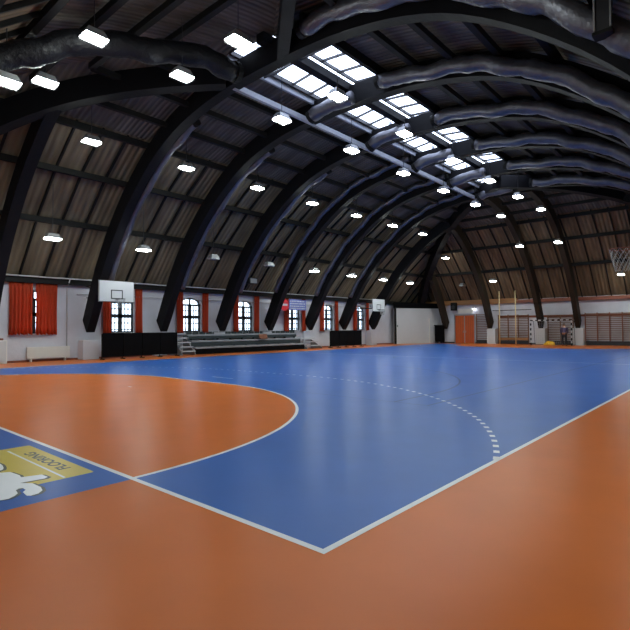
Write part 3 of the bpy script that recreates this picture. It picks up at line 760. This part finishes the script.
for j in range(14): n.tube([np_(0, j/13), np_(1, j/13)], .006, 3)
for y in (-1.54, 1.54):
    for j in range(12): z = .1+j*.16; n.tube([(0, y, z), (.98-.1*z, y, z)], .006, 3)
for i in range(21): y = -1.54+3.08*i/20; n.tube([(0, y, 2.04), (.75, y, 1.95)], .006, 3)
n.build('net', MT['net'], r)
r = empty('hanging_column', (8.0, -.2, 7.0), 'dark hanging steel column with bright edges at the top right', 'column')
MB().box(-.1, .1, -.13, .13, 0, 2.0).build('column', MT['dmetal'], r, bevel=.01)
for yy_ in (-.15, .12): MB().box(-.12, -.08, yy_, yy_+.03, .05, 2.0).build('edge_strip', MT['metal'], r)
MB().box(-.14, .14, -.17, .17, -.04, .02).build('end_plate', MT['cap'], r)
# yellow bundle on the floor
def lump(name, loc, r, h, m, label, cat):
    me = bpy.data.meshes.new(name); bm = bmesh.new(); bmesh.ops.create_uvsphere(bm, u_segments=24, v_segments=12, radius=1)
    rnd = random.Random(3)
    for v in bm.verts:
        v.co.z = max(v.co.z, 0); q = 1+.1*math.sin(v.co.x*5+1)+.08*math.sin(v.co.y*7)
        v.co = Vector((v.co.x*r*.6*q, v.co.y*r*q, v.co.z*h*q))
    bm.to_mesh(me); bm.free(); me.materials.append(MT[m])
    for p in me.polygons: p.use_smooth = True
    o = bpy.data.objects.new(name, me); COL.objects.link(o); o.location = loc; return tag(o, label, cat)
lump('yellow_bag', (40.9, 10.35, 0), .42, .30, 'yellowmat', 'yellow bag slumped on the floor inside the goal', 'bag')
# ------------------------------------------------------------------ person
def skin_fig(name, V, E, R, m, parent, root=0, sub=2):
    me = bpy.data.meshes.new(name); me.from_pydata(V, E, []); me.materials.append(MT[m])
    o = bpy.data.objects.new(name, me); COL.objects.link(o); o.parent = parent
    sk = o.modifiers.new('skin', 'SKIN'); sk.use_smooth_shade = True
    for i, r_ in enumerate(R):
        me.skin_vertices[0].data[i].radius = (r_ if isinstance(r_, tuple) else (r_, r_)); me.skin_vertices[0].data[i].use_root = (i == root)
    sb = o.modifiers.new('sub', 'SUBSURF'); sb.levels = sub; sb.render_levels = sub
    return o
pr = empty('person', (39.85, 8.95, 0), 'person in dark purple top and dark trousers standing inside the goal mouth, seen from behind', 'person')
# looking towards +X (away); y is the sideways axis
V = [(0, 0, .95), (0, 0, 1.12), (0, 0, 1.32), (0, 0, 1.45), (.01, 0, 1.53), (.02, 0, 1.64), (.02, 0, 1.72),
     (0, .19, 1.42), (.02, .25, 1.15), (.12, .2, .95), (.15, .17, .87), (0, -.19, 1.42), (.02, -.25, 1.15), (.12, -.2, .95), (.15, -.17, .87),
     (0, .10, .88), (0, .13, .5), (-.02, .14, .1), (.1, .15, .05), (0, -.10, .88), (0, -.13, .5), (-.02, -.14, .1), (.1, -.15, .05)]
E = [(0, 1), (1, 2), (2, 3), (3, 4), (4, 5), (5, 6), (3, 7), (7, 8), (8, 9), (9, 10), (3, 11), (11, 12), (12, 13), (13, 14), (0, 15), (15, 16), (16, 17), (17, 18), (0, 19), (19, 20), (20, 21), (21, 22)]
Rr = [(.12, .16), (.11, .14), (.12, .17), (.09, .12), .055, .09, .075, .06, .045, .036, .04, .06, .045, .036, .04, .095, .065, .045, .04, .095, .065, .045, .04]
skin_fig('body', V, E, Rr, 'skin', pr)
# hands: fingers and thumb
hd = MB()
for s in (1, -1):
    for f_ in range(4):
        y = s*(.17-.03+f_*.02); hd.tube([(.15, y, .87), (.165, y, .82-.004*(f_ % 2)), (.185, y, .785)], .008, 6)
    hd.tube([(.15, s*.17, .88), (.12, s*.135, .85), (.13, s*.125, .82)], .009, 6)
hd.build('fingers', MT['skin'], pr, smooth=True)
jk = [(0, 0, .98), (0, 0, 1.14), (0, 0, 1.32), (0, 0, 1.45), (0, .2, 1.42), (.02, .26, 1.15), (.11, .21, .97), (0, -.2, 1.42), (.02, -.26, 1.15), (.11, -.21, .97)]
skin_fig('jacket', jk, [(0, 1), (1, 2), (2, 3), (3, 4), (4, 5), (5, 6), (3, 7), (7, 8), (8, 9)], [(.15, .2), (.145, .19), (.15, .2), (.11, .13), .085, .065, .055, .085, .065, .055], 'jacket', pr)
tr = [(0, 0, .93), (0, .10, .86), (0, .13, .5), (-.02, .14, .1), (0, -.10, .86), (0, -.13, .5), (-.02, -.14, .1)]
skin_fig('trousers', tr, [(0, 1), (1, 2), (2, 3), (0, 4), (4, 5), (5, 6)], [(.14, .18), .115, .085, .07, .115, .085, .07], 'trousers', pr)
MB().tube([(0, 0, .90), (0, 0, 1.0)], .185, 20).build('waist_cloth', MT['belt'], pr, smooth=True)
def ball(name, c, s, m, parent, cut=None):
    me = bpy.data.meshes.new(name); bm = bmesh.new(); bmesh.ops.create_uvsphere(bm, u_segments=20, v_segments=14, radius=1)
    for v in bm.verts: v.co = Vector((v.co.x*s[0], v.co.y*s[1], v.co.z*s[2]))+Vector(c)
    bm.to_mesh(me); bm.free(); me.materials.append(MT[m]); o = bpy.data.objects.new(name, me); COL.objects.link(o); o.parent = parent
    for p in me.polygons: p.use_smooth = True
    return o
ball('hair', (-.005, 0, 1.70), (.10, .088, .095), 'hair', pr)
for s in (1, -1): ball('ear', (.03, s*.088, 1.66), (.02, .012, .03), 'skin', pr); ball('eye', (.10, s*.032, 1.67), (.012, .014, .01), 'white', pr); ball('shoe', (.08, s*.145, .045), (.14, .05, .05), 'cap', pr)
ball('nose', (.115, 0, 1.645), (.018, .014, .024), 'skin', pr); ball('mouth', (.10, 0, 1.60), (.012, .026, .007), 'redwood', pr)
# ================================================================== FLOOR PRINT (advert sheet)
pr_ = empty('floor_advert', (-.5, 3.9, .002), 'yellow and white printed advert on the blue strip behind the goal line', 'floor print')
ox, oy = -.5, 3.9
def rp(x, y, z=.0): return (x-ox, y-oy, z)
def sheet(outline, z, m, name, parent=pr_):
    b = MB(); b.prism([rp(x, y, z) for x, y in outline], (0, 0, .0006)); return b.build(name, MT[m], parent)
def rr(x0, x1, y0, y1, r, n=6):
    out = []
    for cx, cy, a0 in ((x1-r, y1-r, 0), (x0+r, y1-r, PI/2), (x0+r, y0+r, PI), (x1-r, y0+r, 3*PI/2)):
        for i in range(n+1): a = a0+PI/2*i/n; out.append((cx+r*math.cos(a), cy+r*math.sin(a)))
    return out
sheet(rr(-1.35, -.14, 3.02, 4.86, .03), .0, 'yellow', 'yellow_panel')
sheet([(-.44, 3.05), (-.415, 3.05), (-.415, 4.72), (-.44, 4.72)], .0012, 'line', 'divider')
def text(body, size, loc, rot, m, parent, sx=1):
    c = bpy.data.curves.new('lettering', 'FONT'); c.body = body; c.size = size; c.extrude = .0004; c.align_x = 'LEFT'; c.offset = .004
    o = bpy.data.objects.new('tmp', c); COL.objects.link(o); dg = bpy.context.evaluated_depsgraph_get()
    me = bpy.data.meshes.new_from_object(o.evaluated_get(dg)); COL.objects.unlink(o); bpy.data.objects.remove(o)
    me.materials.append(MT[m]); n = bpy.data.objects.new('lettering', me); COL.objects.link(n); n.parent = parent
    n.location = loc; n.rotation_euler = rot; n.scale = (sx, 1, 1); return n
# baseline runs along +Y, letter tops point to -X
text('FLOORING', .17, rp(-.235, 3.36, .0014), (0, 0, PI/2), 'print_dark', pr_, 1.28)
big = [(-1.07, 2.779), (-1.012, 2.771), (-0.947, 2.82), (-0.907, 2.872), (-0.888, 2.985), (-0.853, 3.013), (-0.824, 2.999), (-0.824, 2.928), (-0.867, 2.869), (-0.878, 2.737), (-0.856, 2.709), (-0.786, 2.723), (-0.728, 2.79), (-0.702, 2.901), (-0.71, 3.097), (-0.788, 3.193), (-0.571, 3.165), (-0.53, 3.197), (-0.539, 3.335), (-0.71, 3.393), (-0.695, 3.484), (-0.718, 3.687), (-0.791, 3.733), (-1.05, 3.75), (-1.25, 3.5), (-1.25, 3.0)]
small = [(-0.697, 4.4), (-0.68, 4.1), (-0.688, 4.025), (-0.712, 3.911), (-0.741, 3.843), (-0.80, 3.81), (-1.2, 3.85), (-1.25, 4.4)]
for sh in (big, small):
    cx = sum(p[0] for p in sh)/len(sh); cy = sum(p[1] for p in sh)/len(sh)
    ol = []
    n = len(sh)
    for i in range(n):
        a, b = Vector(sh[i-1]), Vector(sh[(i+1) % n]); t = (b-a).normalized(); ol.append((sh[i][0]+.012+abs(0), sh[i][1]-.018))
    sheet([(x+.022, y-.03) for x, y in sh], .0012, 'print_dark', 'letter_shadow')
    sheet(sh, .0022, 'print_white', 'letter')
